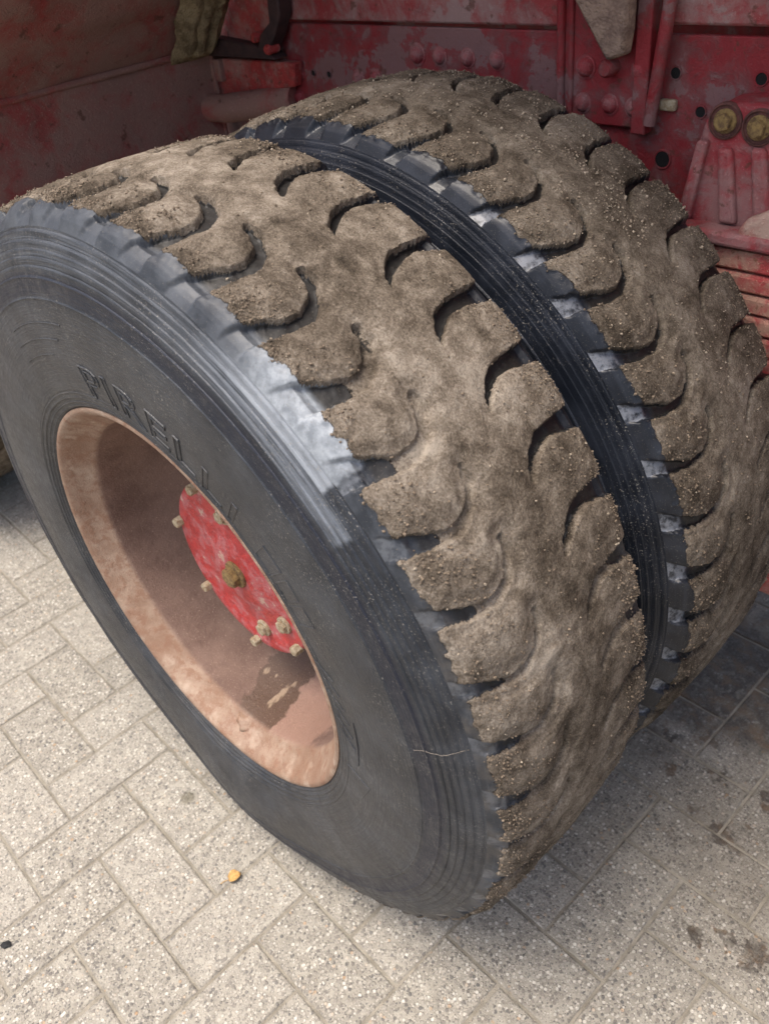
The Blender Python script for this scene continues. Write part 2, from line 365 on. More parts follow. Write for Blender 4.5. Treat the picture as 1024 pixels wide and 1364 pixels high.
M['saddle'] = paint('saddle_dusty', (.36, .09, .075), (.50, .36, .29), .9, rough=.75, sc=1.4)
M['bright'] = paint('bracket_bright_red', (.45, .05, .045), (.50, .30, .25), .55, rough=.55, sc=1.3)
M['mud'] = plain('caked_mud', (.36, .285, .170), .95, (.16, .118, .070), 26, .006, .1); M['strut'] = plain('dusty_strut', (.36, .26, .20), .9, (.20, .135, .11), 45, .004, .15)
M['black'] = plain('void_black', (.006, .006, .006), .9, (.004, .004, .004))
M['dark_rust'] = plain('dark_rust', (.15, .055, .045), .75, (.07, .028, .024), 120, .002)
M['dark'] = plain('dark_steel', (.06, .03, .028), .7, (.035, .02, .02), 40)
M['stone'] = plain('grit', (.46, .39, .30), .85, (.16, .12, .08), 260); M['crumb'] = plain('mud_crumb', (.25, .195, .14), .95, (.12, .092, .066), 240)
M['leafy'] = plain('dry_leaf', (.55, .34, .11), .7, (.36, .20, .07), 200)
M['char'] = plain('black_crumb', (.012, .012, .013), .9, (.03, .03, .03), 90)
M['string'] = plain('pale_thread', (.24, .21, .175), .9)
M['redfleck'] = plain('red_fleck', (.6, .04, .03), .6)

# ------------------------------------------------------------------ ground
U = .1075; GA = R_(-2.0); G0 = np.array([-.29, -.335])
def hb(i, j):
    k = (-i - j + 3) % 4
    if k < 2: return ('H', i if k == 1 else i - 1, j)
    return ('V', i, j if k == 3 else j - 1)
bm = bmesh.new(); s = 40
vs = [bm.verts.new(v) for v in ((-s, -s, -.0019), (s, -s, -.0019), (s, s, -.0019), (-s, s, -.0019))]; bm.faces.new(vs)
ground = tag(obj('ground', bm, M['sand'], smooth=False), kind='structure')
pave = tag(empty('pavement'), kind='structure')
def paver_mesh(w, h):
    bm = bmesh.new(); g = .0020; c = .0030; L = [(g, g), (w - g, g), (w - g, h - g), (g, h - g)]
    rings = []
    for ins, z in ((0, -.05), (0, -.0022), (c * .45, -.0007), (c, 0), (.009, 0)):
        ring = []
        for q, (x, y) in enumerate(L):
            sx = 1 if x < w / 2 else -1; sy = 1 if y < h / 2 else -1
            ring.append(bm.verts.new((x + sx * ins, y + sy * ins, z)))
        rings.append(ring)
    for A, B in zip(rings, rings[1:]):
        for q in range(4): bm.faces.new((A[q], A[(q + 1) % 4], B[(q + 1) % 4], B[q]))
    bm.faces.new(rings[-1])
    me = bpy.data.meshes.new('paver'); bm.to_mesh(me); bm.free(); me.materials.append(M['paver']); attr(me, 'edge', np.array([1.] * 16 + [0.] * 4)); return me
PM = {'H': paver_mesh(2 * U, U), 'V': paver_mesh(U, 2 * U)}
def pix(P):
    q = MR @ (np.asarray(P) - CAM); return (512 + FPX * q[0] / q[2], 682 + FPX * q[1] / q[2], q[2])
cells = sorted({hb(i, j) for i in range(-30, 22) for j in range(-18, 30)})
ca, sa = math.cos(GA), math.sin(GA); shown = []; rest = []
for t, i, j in cells:
    w, h = (2, 1) if t == 'H' else (1, 2)
    x, y = i * U, j * U; px, py = G0[0] + ca * x - sa * y, G0[1] + sa * x + ca * y
    cx, cy = (i + w / 2) * U, (j + h / 2) * U; c = (G0[0] + ca * cx - sa * cy, G0[1] + sa * cx + ca * cy, 0)
    u, v, d = pix(c)
    hid = 430 < u < 900 and v < 880 or u < 560 and v < 560
    (shown if d > .2 and -90 < u < 1110 and 100 < v < 1460 and not hid else rest).append((d, t, px, py, c))
shown.sort(); rest += shown[290:]; shown = shown[:290]
for d, t, px, py, c in shown:
    o = bpy.data.objects.new('paver', PM[t]); o.parent = pave; COL.objects.link(o)
    o.location = (px, py, random.uniform(-.0004, .0008)); o.rotation_euler = (random.uniform(-.003, .003), random.uniform(-.003, .003), GA + random.gauss(0, .004))
bm = bmesh.new()
for d, t, px, py, c in rest:
    n0 = len(bm.verts); bm.from_mesh(PM[t]); bm.verts.ensure_lookup_table()
    T = Matrix.Translation((px, py, random.uniform(-.0004, .0008))) @ Matrix.Rotation(GA + random.gauss(0, .004), 4, 'Z')
    for v in bm.verts[n0:]: v.co = T @ v.co
tag(obj('outer_pavers', bm, M['paver'], pave, smooth=False, recalc=False), kind='stuff')

# ------------------------------------------------------------------ tyres
RINGS = [.525, .515, .506, .498, .489]
def wall_profile(amp=1.0):
    """(y', r) from the buttress down to the bead"""
    base = [(.139, .528), (.1402, .525), (.1430, .515), (.1458, .506), (.1480, .498), (.1500, .489), (.1530, .476), (.1568, .452), (.1600, .42), (.1605, .40), (.1600, .38), (.158, .36), (.1555, .34), (.153, .326), (.150, .316), (.1465, .307), (.140, .301), (.128, .297)]
    rs = np.array([b[1] for b in base])[::-1]; ys = np.array([b[0] for b in base])[::-1]
    r = set(np.linspace(.528, .297, 84).tolist())
    for q in RINGS: r |= {q + .0016, q + .0005, q - .0005, q - .0016}
    for q in (.476, .452, .331, .324, .317, .311): r |= {q + .002, q + .001, q, q - .001, q - .002}
    r = np.array(sorted(r, reverse=True)); y = np.interp(r, rs, ys)
    ker = np.array([1, 2, 3, 2, 1]) / 9.; y[2:-2] = np.convolve(y, ker, 'valid')
    for q in RINGS: y += amp * (.0011 * (r < q) * np.clip(1 - (q - r) / .05, 0, 1) - .0005 * np.exp(-((r - q) / .0009) ** 2))
    for q, a in ((.476, .0012), (.452, .0010), (.331, .0010), (.324, .0012), (.317, .0012), (.311, .0010)): y += a * np.exp(-((r - q) / .0012) ** 2)
    return y, r

def seg_dist(X, Y, pts):
    """distance to a polyline with varying half width; returns (distance / width, parameter 0..1)"""
    best = np.full(X.shape, 9.); par = np.zeros(X.shape)
    for i in range(len(pts) - 1):
        x0, y0, w0 = pts[i]; x1, y1, w1 = pts[i + 1]; dx, dy = x1 - x0, y1 - y0
        t = np.clip(((X - x0) * dx + (Y - y0) * dy) / (dx * dx + dy * dy), 0, 1)
        d = np.hypot(X - x0 - t * dx, Y - y0 - t * dy) - (w0 + (w1 - w0) * t)
        m = d < best; best = np.where(m, d, best); par = np.where(m, (i + t) / (len(pts) - 1), par)
    return best, par

def make_tyre(n_lug, phL, phR, depth, fillL, seed, mats, parent, yc, fine=(-38, 118)):
    P = 360. / n_lug; D = math.pi / 180 * R       # metres per degree
    a = np.concatenate([np.arange(-90, fine[0], .36), np.arange(fine[0], fine[1], .165), np.arange(fine[1], 270 - .2, .36)])
    # ---- tread top and groove-floor profiles against v (arc length from the centre line)
    ya = np.array([0, .03, .06, .09, .108, .118, .125, .130, .1335, .139]); ra = np.array([R, R - .0006, R - .002, R - .0042, R - .0058, R - .0078, R - .0112, R - .0158, R - .0205, .528])
    va = np.concatenate([[0], np.cumsum(np.hypot(np.diff(ya), np.diff(ra)))]); V = va[-1]
    yb = np.interp(va, [0, .09, .118, .128, .142, V], [0, .09, .115, .122, .1345, .139])
    rb = np.interp(va, [0, .09, .118, .128, .142, V], [R - depth, R - depth - .003, R - depth - .0075, .5375, .5315, .528])
    if fillL: yb = yb * .55 + ya * .45 * (va > .125) + yb * .45 * (va <= .125); rb = np.where(va > .125, rb * .55 + ra * .45, rb)
    v = np.concatenate([np.linspace(-V, -.1, 40)[:-1], np.linspace(-.1, .1, 102), np.linspace(.1, V, 40)[1:]])
    A, VV = np.meshgrid(a, v, indexing='ij'); av = np.abs(VV); sg = np.sign(VV)
    yt = sg * np.interp(av, va, ya); rt = np.interp(av, va, ra); yf = sg * np.interp(av, va, yb); rf = np.interp(av, va, rb)
    # ---- grooves
    rg = np.random.default_rng(seed); g = np.zeros(A.shape); soft = np.zeros(A.shape); lobe = np.zeros(A.shape)
    un = pnoise((A + 90) / 360 * 240, VV / .0147, 240, seed + 5, 3) * .0022; un2 = pnoise((A + 90) / 360 * 700, VV / .005, 700, seed + 9, 2) * .0011
    for k in range(n_lug + 1):
        for side in (-1, 1):
            c = (phL if side < 0 else phR) + P * k + rg.normal(0, .16)
            c = (c + 90) % 360 - 90
            wr = (A - c + 180) % 360 - 180
            sel = np.abs(wr[:, 0]) < 9
            X = wr[sel] * D; Y = VV[sel]
            if side < 0:
                low = float(sstep(62, 46, c)) if fillL else 0     # lower grooves are packed with mud
                pts = [(-.7 * D, -.175, .020), (-1.5 * D, -.147, .0165), (-2.75 * D, -.113, .0112), (-3.6 * D, -.088, .0080), (-3.75 * D, -.066, .0075), (-2.6 * D, -.047, .0070), (-.6 * D, -.0355, .0060), (.9 * D, -.0345, .0045)]
                e = 1.0 - .62 * low
            else:
                low = float(sstep(34, 12, c)) if fillL else 0
                pts = [(-.6 * D, .175, .018), (-.4 * D, .145, .0145), (-.15 * D, .112, .0100), (.1 * D, .085, .0072), (-.05 * D, .066, .0068), (-.9 * D, .049, .0060), (-2.0 * D, .037, .0044), (-3.1 * D, .030, .0020)]
                e = 1.0 - .5 * low
            wv = rg.uniform(.85, 1.2)
            if side < 0: wv *= (.66 + .34 * float(sstep(38, 47, c))) if fillL else .70
            elif not fillL: wv *= .62
            d, t = seg_dist(X, Y, [(x, y, w * wv) for x, y, w in pts]); d = d + un[sel] + un2[sel]
            m = sstep(.0015, -.0017, d)
            if side < 0:
                dep = np.interp(t, [0, .22, .36, .6, .82, 1], [1 - .25 * low * (c < 44), 1 - .30 * low * (c < 44), .90 - .30 * low, .78 - .24 * low, .84 - .22 * low, .88 - .34 * low])
            else: dep = np.interp(t, [0, .3, .7, 1], [1, 1, .95, .75]) * e
            g[sel] = np.maximum(g[sel], m * dep)
            ds, _ = seg_dist(X, Y, [(x, y, w + .002) for x, y, w in pts[2:]])
            soft[sel] = np.maximum(soft[sel], sstep(.014, .0, ds + un[sel] * 2) * (1.0 if side < 0 else .45))
            # rounded cap of the lug just above this groove
            lx, ly = ((.5 * D, -.088) if side < 0 else (-3.2 * D, .093))
            lobe[sel] = np.maximum(lobe[sel], np.exp(-(((X - lx) / .027) ** 2 + ((Y - ly) / .034) ** 2) ** 1.5) * rg.uniform(.6, 1.2))
    n1 = pnoise((A + 90) / 360 * 60, VV / .0585, 60, seed + 20, 4); n2 = pnoise((A + 90) / 360 * 420, VV / .0083, 420, seed + 30, 3)
    # broad streak-like smears running round the tread
    n3 = pnoise((A + 90) / 360 * 40, (VV + .0006 * A) / .012, 40, seed + 40, 3)
    flat = sstep(.142, .118, av)
    up = sstep(41, 46, A) * .017; dl = (-.142, -.131) if fillL else (-.131, -.121)
    if not fillL: up = up * 0
    dirt = sstep(dl[0], dl[1], VV - up + n1 * .010 + n2 * .005) * sstep(.132, .120, VV + n1 * .008 + n2 * .004)
    wallf = np.clip(g, 0, 1)
    t0 = np.interp(av, [.080, .104], [.60, .26]); t1 = np.interp(av, [.080, .104], [.86, .55])
    dirt = dirt * (1 - .95 * sstep(0, 1, (g - t0) / (t1 - t0)))
    off = flat * (.0011 * n1 + .0009 * n2 + .0008 * n3 + .0014 * lobe - .0030 * soft * (1 - g)) + .0012 * dirt
    gr = np.random.default_rng(seed + 60).normal(0, 1, A.shape)
    off = off + dirt * gr * (.00014 + .00026 * sstep(.04, .09, av) * np.clip(.4 + n1 * 1.6, 0, 1.4))
    rr = rt * (1 - g) + rf * g + off; yy = yt * (1 - g) + yf * g
    th = np.radians(A)
    # mud crumbs hanging past the shoulder of the lugs
    yy = yy + sg * .0022 * dirt * sstep(.118, .136, av) * (1 + n2)
    def flatten(x, y, z, rad, A_):
        b = np.exp(-(((A_ + 90 + 180) % 360 - 180) / 17.) ** 2) * np.clip(np.sin(math.pi * np.clip((rad - .30) / .25, 0, 1)), 0, 1)
        y = y + np.sign(y) * .013 * b
        return x, y + yc, np.maximum(z, -H + .0004)
    x, y, z = flatten(rr * np.cos(th), yy, rr * np.sin(th), rr, A)
    tyre_parent = parent
    # ---- side walls (both), one mesh each side joined
    wy, wr_ = wall_profile(1.0 if fillL else .22)
    A2, RRw = np.meshgrid(a, wr_, indexing='ij'); Yw = np.broadcast_to(wy, A2.shape)
    # low frequency moulding unevenness
    un = pnoise((A2 + 90) / 360 * 50, RRw / .06, 50, seed + 50, 3) * .0008
    meshes = []
    for sd in (-1, 1):
        t2 = np.radians(A2); X2, Y2, Z2 = flatten(RRw * np.cos(t2), sd * (Yw + un * sstep(.528, .515, RRw)), RRw * np.sin(t2), RRw, A2)
        step = 1 if sd < 0 else 2
        PP = np.stack([X2, Y2, Z2], -1)[::step]
        if sd > 0: PP = PP[:, ::-1]
        me = grid_mesh('tyre', PP if sd > 0 else PP[:, ::-1])
        if sd < 0: me.flip_normals()
        else: me.flip_normals()
        aa = A2[::step]; r2 = RRw[::step]
        attr(me, 'ang', aa if True else aa); attr(me, 'rad', (r2[:, ::-1]))
        meshes.append(me)
    bm = bmesh.new(); bm.from_mesh(meshes[0]); bm.from_mesh(meshes[1])
    me = bpy.data.meshes.new('tyre'); bm.to_mesh(me); bm.free()
    tyre = wrap('tyre', me, mats[1], parent); me.shade_smooth()
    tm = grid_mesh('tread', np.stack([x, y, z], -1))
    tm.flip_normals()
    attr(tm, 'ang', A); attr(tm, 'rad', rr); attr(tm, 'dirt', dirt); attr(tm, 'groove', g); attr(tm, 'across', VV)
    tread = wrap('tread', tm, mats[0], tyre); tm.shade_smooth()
    return tyre, tread, np.stack([x, y, z], -1), A, VV, dirt, g

def icosa():
    bm = bmesh.new(); bmesh.ops.create_icosphere(bm, subdivisions=1, radius=1)
    vs = np.array([v.co[:] for v in bm.verts]); fs = [[v.index for v in f.verts] for f in bm.faces]; bm.free(); return vs, np.array(fs)
ICO = icosa()
def scatter(name, PT, weight, n, smin, smax, mat, parent, seed):
    rg = np.random.default_rng(seed); w = weight.reshape(-1); w = w / w.sum(); idx = rg.choice(len(w), n, p=w); p = PT.reshape(-1, 3)[idx]
    size = smin * (smax / smin) ** (rg.random(n) ** 2.2)
    rad = p.copy(); rad[:, 1] = 0; rad /= np.linalg.norm(rad, axis=1)[:, None]
    p = p + rad * (size * .25)[:, None] + rg.normal(0, .0008, p.shape)
    V, F = ICO; vv = V[None] * (size[:, None] * rg.uniform(.6, 1.15, (n, 3)))[:, None, :] * rg.uniform(.8, 1.15, (n, len(V), 1)) + p[:, None]
    ff = F[None] + (np.arange(n) * len(V))[:, None, None]
    me = bpy.data.meshes.new(name); me.from_pydata(vv.reshape(-1, 3), [], ff.reshape(-1, 3).tolist()); me.update()
    return tag(wrap(name, me, mat, parent, smooth=False), kind='stuff')

# sidewall surface of a tyre as a function of radius (outer face)
WY, WR = wall_profile()
def wall_y(r): return -float(np.interp(r, WR[::-1], WY[::-1]))

def arc_text(name, word, th0, th1, r0, r1, parent, mat, bev=.0013):
    """raised outline letters bent along the wall; outside of the letters points away from the axle"""
    cu = bpy.data.curves.new(name, 'FONT'); cu.body = word; cu.size = 1; cu.fill_mode = 'NONE'; cu.resolution_u = 3; cu.offset = .018; cu.space_character = 1.12
    tmp = bpy.data.objects.new(name, cu); COL.objects.link(tmp); bpy.context.view_layer.update()
    me0 = tmp.to_mesh(); vs = np.array([v.co[:] for v in me0.vertices]); es = [tuple(e.vertices) for e in me0.edges]; tmp.to_mesh_clear(); bpy.data.objects.remove(tmp)
    if not len(vs): return None
    lo, hi = vs.min(0), vs.max(0); bm = bmesh.new()
    def mp(p):
        u = (p[0] - lo[0]) / (hi[0] - lo[0]); w = (p[1] - lo[1]) / (hi[1] - lo[1]); t = R_(th0 + (th1 - th0) * u); r = r0 + (r1 - r0) * w
        return Vector((r * math.cos(t), YC + wall_y(r) - .0001, r * math.sin(t)))
    for a, b in es:
        pa, pb = vs[a], vs[b]; n = max(1, int(abs(pb[0] - pa[0]) * 5)) 
        pts = [mp(pa + (pb - pa) * i / n) for i in range(n + 1)]
        tube(bm, pts, bev, 5)
    return obj(name, bm, mat, parent)
def ribs(name, items, parent, mat, rad=.0009):
    for (t0, r0), (t1, r1) in items:
        bm = bmesh.new(); pts = []
        for i in range(9):
            t = R_(t0 + (t1 - t0) * i / 8); r = r0 + (r1 - r0) * i / 8; pts.append((r * math.cos(t), YC + wall_y(r) - .0001, r * math.sin(t)))
        tube(bm, pts, rad, 6); obj(name, bm, mat, parent)

def make_rim(parent, yc):
    y0 = yc - YC
    prof = [(.030, .2955), (.012, .2975), (.004, .299), (.0008, .3008), (-.0008, .3035), (-.0008, .3060), (.0008, .3072), (.0022, .3068)]
    prof = [(.040, .292)] + prof
    lip = [(.0022, .3068), (.0010, .3075), (-.0012, .3070), (-.0022, .3045), (-.0018, .3010), (.0006, .2975), (.006, .2935), (.013, .2895), (.022, .2840), (.029, .2780), (.034, .2725), (.038, .2690), (.044, .2675), (.060, .2660), (.085, .2630), (.110, .2580), (.135, .2490), (.158, .2340), (.178, .2120), (.194, .1900), (.206, .1700), (.214, .150), (.218, .120)]
    bm = bmesh.new(); lathe(bm, [(.070, .2905), (.030, .2965), (.010, .3000), (.0040, .3050)] + lip, 160, cy=y0)
    return obj('rim', bm, M['rim'], parent)

def hexbolt(name, mat, parent, c, r, h, axis='Y-', rot=0, washer=True):
    bm = bmesh.new()
    def P(y, rr, n, ph): return [bm.verts.new((c[0] + rr * math.cos(ph + 2 * math.pi * k / n), c[1] + y, c[2] + rr * math.sin(ph + 2 * math.pi * k / n))) for k in range(n)]
    rs = [P(.003, r, 6, rot), P(-h * .85, r, 6, rot), P(-h, r * .86, 6, rot)]
    for A, B in zip(rs, rs[1:]):
        for k in range(6): bm.faces.new((A[k], A[(k + 1) % 6], B[(k + 1) % 6], B[k]))
    bm.faces.new(rs[-1])
    if washer: lathe(bm, [(.002, r * 1.35), (-h * .22, r * 1.35), (-h * .28, r * 1.2), (-h * .28, r * .8)], 18, c[1], c[0], c[2])
    return obj(name, bm, mat, parent, smooth=False, bevel=r * .10)

def make_hub(parent):
    y0 = .094; bm = bmesh.new()
    lathe(bm, [(.17, .146), (.014, .146), (.004, .1455), (.0012, .1435), (0, .1405), (-.0005, .128), (.0018, .124), (.0015, .085), (-.002, .060), (-.0055, .052), (-.006, .030), (-.006, .0005)], 96, cy=y0)
    hub = obj('hub_cover', bm, M['hub'], parent)
    hexbolt('bolt', M['bolt_ochre'], hub, (0, y0 - .006, 0), .0165, .017, rot=.3)
    for k in range(7):
        t = 2 * math.pi * k / 7 + R_(167); hexbolt('bolt', M['bolt'], hub, (.1395 * math.cos(t), y0, .1395 * math.sin(t)), .0085, .012, rot=t, washer=False)
    for k, t in enumerate((R_(-75), R_(-33), R_(92), R_(30))):
        c = (.102 * math.cos(t), y0 - .0005, .102 * math.sin(t))
        hexbolt('bolt', M['bolt'], hub, c, .0105, .009, rot=t)
    return hub

def make_wheel(name, yc, outer):
    root = empty(name, (0, 0, H))
    if outer:
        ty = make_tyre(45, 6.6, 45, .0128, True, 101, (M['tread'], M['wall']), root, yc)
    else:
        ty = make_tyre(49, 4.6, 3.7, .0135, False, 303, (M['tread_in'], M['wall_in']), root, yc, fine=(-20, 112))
    tyre, tread, PT, A, VV, dirt, g = ty
    if outer:
        wt = np.clip(dirt, 0, 1) * sstep(-40, -20, A) * sstep(130, 110, A) * (.25 + 2.2 * np.exp(-((np.abs(VV) - .115) / .022) ** 2))
        scatter('grit', PT, wt, 800, .0004, .0018, M['stone'], tyre, 5)
        wt = np.clip(dirt, 0, 1) * (1 - sstep(.55, .8, g)) * sstep(-45, -25, A) * sstep(135, 115, A) * (.04 + sstep(.05, .10, np.abs(VV)) * np.clip(.45 + pnoise((A + 90) / 4, VV / .03, 90, 31, 3) * 2, 0, 2))
        scatter('mud_crumbs', PT, wt, 7500, .0005, .0020, M['crumb'], tyre, 15)
        arc_text('lettering', 'PIRELLI', 95.5, 51, .334, .376, tyre, M['wall'])
        it = []
        for a0, a1 in ((44, 39), (37.5, 33.5), (32.5, 28.5)):
            it += [((a0, .336), (a1, .336)), ((a1, .336), (a1, .372)), ((a1, .372), (a0, .372)), ((a0, .372), (a0, .336))]
        for q in range(6): it += [((20 - q * 3.6, .322 + .006 * (q % 2)), (16.5 - q * 3.6, .350))]
        it += [((8, .362), (-6, .352)), ((-10, .33), (-10, .372)), ((-10, .372), (-16, .362)), ((118, .424), (96, .424)), ((119, .404), (99, .404)), ((119, .384), (104, .384))]
        ribs('moulding_line', it, tyre, M['wall'])
    else:
        c = np.exp(-((VV - .005) / .055) ** 2)
        wt = np.clip(dirt, 0, 1) * (1 - g) * sstep(10, 40, A) * sstep(112, 90, A) * (.35 + 1.6 * c * np.exp(-((A - 58) / 14) ** 2)) * (pnoise((A + 90) / 4, VV / .02, 90, 77, 2) > -.1)
        scatter('grit', PT, wt, 2000, .0005, .0021, M['stone'], tyre, 6)
        wt = np.clip(dirt, 0, 1) * (1 - sstep(.55, .8, g)) * sstep(-20, 0, A) * sstep(115, 95, A) * (.2 + sstep(.05, .10, np.abs(VV)))
        scatter('mud_crumbs', PT, wt, 6000, .0005, .0019, M['crumb'], tyre, 16)
    make_rim(root, yc)
    if outer:
        make_hub(root); bm = bmesh.new(); rr = random.Random(4); bmesh.ops.create_icosphere(bm, subdivisions=3, radius=1)
        for v in bm.verts: v.co = Vector((v.co.x * .020, v.co.y * .016, v.co.z * .011)) * (1 + .22 * math.sin(v.co.x * 5 + 1) * math.cos(v.co.y * 6) + rr.gauss(0, .04))
        p = at((331, 962), 1, .034) - Vector((0, 0, H))
        for v in bm.verts: v.co = Matrix.Rotation(R_(25), 3, 'Y') @ v.co + p
        obj('mud_clod', bm, M['rim'], root)
    return root

outer = make_wheel('wheel_assembly', YC, True)
tag(outer, 'outer truck wheel with mud-caked lugged tyre, rusty pink rim and red hub', 'wheel', 'wheels of the truck')
inner = make_wheel('wheel_assembly', YC + DUAL, False)
tag(inner, 'inner truck wheel with dark clean sidewall, squeezed between the outer wheel and the red frame', 'wheel', 'wheels of the truck')
def copy_tree(o, parent=None):
    c = o.copy(); COL.objects.link(c); c.parent = parent
    for ch in o.children:
        if ch.name.startswith(('grit', 'mud_crumbs')): continue
        copy_tree(ch, c)
    return c
far = copy_tree(outer); far.location = (-1.70, 0, H); far.rotation_euler = (0, R_(37), 0)
tag(far, 'far truck wheel on the next axle, half hidden behind the big muddy wheel', 'wheel', 'wheels of the truck')

# small things stuck to the tyre
bm = bmesh.new(); pts = []
for i in range(12):
    u = i / 11; t = R_(10.2 + 2.4 * u + math.sin(u * 8) * .25); r = .460 + .066 * u; pts.append((r * math.cos(t), YC + wall_y(min(r, .527)) - .0006, H + r * math.sin(t)))
tube(bm, pts, .00028, 5)
tag(obj('grass_stalk', bm, M['string']), 'pale thin dry stalk stuck across the tyre sidewall', 'stalk')

# ------------------------------------------------------------------ chassis
ch = empty('truck_chassis', (0, .8, .55)); inv = Vector((0, .8, .55))
def part(name, bm, mat, parent=ch, smooth=True, bevel=0.0, seg=2):
    if parent is ch:
        for v in bm.verts: v.co -= inv
    else:
        for v in bm.verts: v.co -= inv
    return obj(name, bm, mat, parent, smooth, bevel, seg)
YW = .74
zs = 1.128                       # seam under the sub-frame
bm = bmesh.new(); box(bm, (-2.2, YW, .86), (2.2, YW + .010, zs - .003)); box(bm, (-2.2, YW + .001, .852), (2.2, YW + .09, .8605))
web = part('frame_rail', bm, M['frame'], smooth=False, bevel=.002)
bm = bmesh.new(); box(bm, (-2.2, YW - .006, zs + .003), (at((748, 20), 1, YW).x, YW + .06, 1.36)); sub = part('sub_frame', bm, M['frame_top'], smooth=False, bevel=.004)
bm = bmesh.new(); box(bm, (at((893, 30), 1, YW).x, YW - .006, zs + .008), (2.2, YW + .06, 1.36)); part('sub_frame', bm, M['frame_top'], smooth=False, bevel=.004)
# joint plate with flanged left edge, bar on its right edge
xl = at((752, 75), 1, YW).x; xr = at((868, 100), 1, YW).x; zb = at((790, 163), 1, YW).z
bm = bmesh.new(); box(bm, (xl, YW - .010, zb), (xr, YW - .001, 1.355)); plate = part('joint_plate', bm, M['frame'], smooth=False, bevel=.003)
bm = bmesh.new(); tube(bm, [(xl + .002, YW - .012, zb + .003), (xl + .002, YW - .012, 1.35)], .006, 12); part('edge_rib', bm, M['frame'], plate)
bm = bmesh.new(); tube(bm, [(xl + .018, YW - .011, zb + .006), (xl + .018, YW - .011, 1.35)], .004, 12); part('edge_rib', bm, M['frame'], plate)
bt, bb = at((893, 0), 1, YW - .02), at((864, 166), 1, YW - .02); bt2 = bt + (bt - bb) * .8
bm = bmesh.new(); tube(bm, [bb, bt, bt2], .0085, 14); bar = part('edge_bar', bm, M['frame'], plate)
bm = bmesh.new(); box(bm, (xr - .016, YW - .02, zb - .004), (xr + .006, YW + .001, 1.35)); part('edge_web', bm, M['frame'], plate, smooth=False, bevel=.002)
# rivets and holes
def rivet(px, mat, parent, r=.0085, y=YW, flat=.6):
    c = at(px, 1, y); bm = bmesh.new()
    lathe(bm, [(0.001, r * 1.25), (-.0012, r * 1.25), (-.0016, r * 1.02), (-r * .35 * flat, r * .96), (-r * .75 * flat, r * .72), (-r * .95 * flat, r * .38), (-r * flat, .0003)], 18, c.y, c.x, c.z)
    return part('rivet', bm, mat, parent)
def hole(px, parent, r=.007, y=YW):
    c = at(px, 1, y); bm = bmesh.new()
    lathe(bm, [(-.0006, r * 1.28), (-.0022, r * 1.18), (-.0020, r * 1.02), (-.0009, r)], 20, c.y, c.x, c.z)
    rim = part('hole_rim', bm, M['frame'], parent)
    bm = bmesh.new(); lathe(bm, [(-.0008, r * 1.02), (-.0009, .0002)], 20, c.y, c.x, c.z); part('bolt_hole', bm, M['black'], parent)
for px in ((382, 94), (398, 97), (400, 129), (478, 104), (501, 104), (556, 72), (586, 75), (623, 77), (662, 80)): rivet(px, M['cast'], web, .0115 if px[0] != 556 else .0135, flat=.95)
for px in ((418, 97), (439, 99), (681, 123)): hole(px, web, .005)
for px, r in (((900, 97), .0068), ((933, 149), .0066), ((882, 212), .0105), ((1014, 105), .007)): hole(px, web, r)
for px in ((780, 89), (854, 92), (776, 137), (812, 139), (844, 143)): rivet(px, M['cast'], plate, .0125 if px[1] < 100 else .011, YW - .010, flat=.95)
c = at((891, 139), 1, YW); bm = bmesh.new(); box(bm, (c.x - .012, YW - .008, c.z - .007), (c.x + .012, YW + .002, c.z + .007)); part('clip', bm, M['bolt'], web, smooth=False, bevel=.003)
# tapered dusty strut in front of the plate
a0, a1, a2, a3 = at((752, -22), 1, YW - .06), at((836, -22), 1, YW - .06), at((828, 74), 1, YW - .035), at((806, 82), 1, YW - .035)
bm = bmesh.new(); top = Vector((0, -.02, .20)); mid = at((833, 40), 1, YW - .045)
prism(bm, [a0 + Vector((-.05, -.02, .14)), a1 + Vector((.0, -.02, .14)), a1, mid, a2, a3, a0], (.004, .018, 0)); part('brace', bm, M['strut'], bevel=.004)
bm = bmesh.new(); c = at((816, 88), 1, YW - .010); lathe(bm, [(.0, .011), (-.018, .011), (-.022, .008), (-.022, .0003)], 16, c.y, c.x, c.z); part('bolt', bm, M['frame'])
# cast spring bracket
yb = .680
out = [(902, 300), (910, 262), (922, 210), (936, 165), (947, 146), (962, 138), (990, 137), (1030, 142), (1075, 150), (1090, 175), (1100, 240), (1108, 318)]
bm = bmesh.new(); prism(bm, [at(p, 1, yb) for p in out], (0, .059, 0)); br = part('spring_bracket', bm, M['cast'], bevel=.007, seg=3)
for x0, x1 in ((968, 974), (1012, 1021)):
    p0, p1 = at((x0, 196), 1, yb), at((x1 - 4, 296), 1, yb); bm = bmesh.new()
    prism(bm, [p0 + Vector((-.009, 0.004, 0)), p0 + Vector((.009, 0.004, 0)), p1 + Vector((.012, 0.004, 0)), p1 + Vector((-.012, 0.004, 0))], (0, -.013, 0)); part('rib', bm, M['cast'], br, bevel=.005, seg=3)
pl, pm = at((912, 268), 1, yb), at((936, 185), 1, yb)
bm = bmesh.new(); prism(bm, [pm + Vector((-.004, .004, 0)), pm + Vector((.010, .004, 0)), pl + Vector((.012, .004, -.02)), pl + Vector((-.006, .004, -.02))], (0, -.014, 0)); part('rib', bm, M['cast'], br, bevel=.004, seg=3)
p0, p1 = at((905, 292), 1, yb), at((1100, 316), 1, yb)
bm = bmesh.new(); box(bm, (p0.x - .004, yb - .030, p0.z - .014), (p1.x, yb + .03, p0.z + .004)); part('foot_flange', bm, M['cast'], br, smooth=False, bevel=.005)
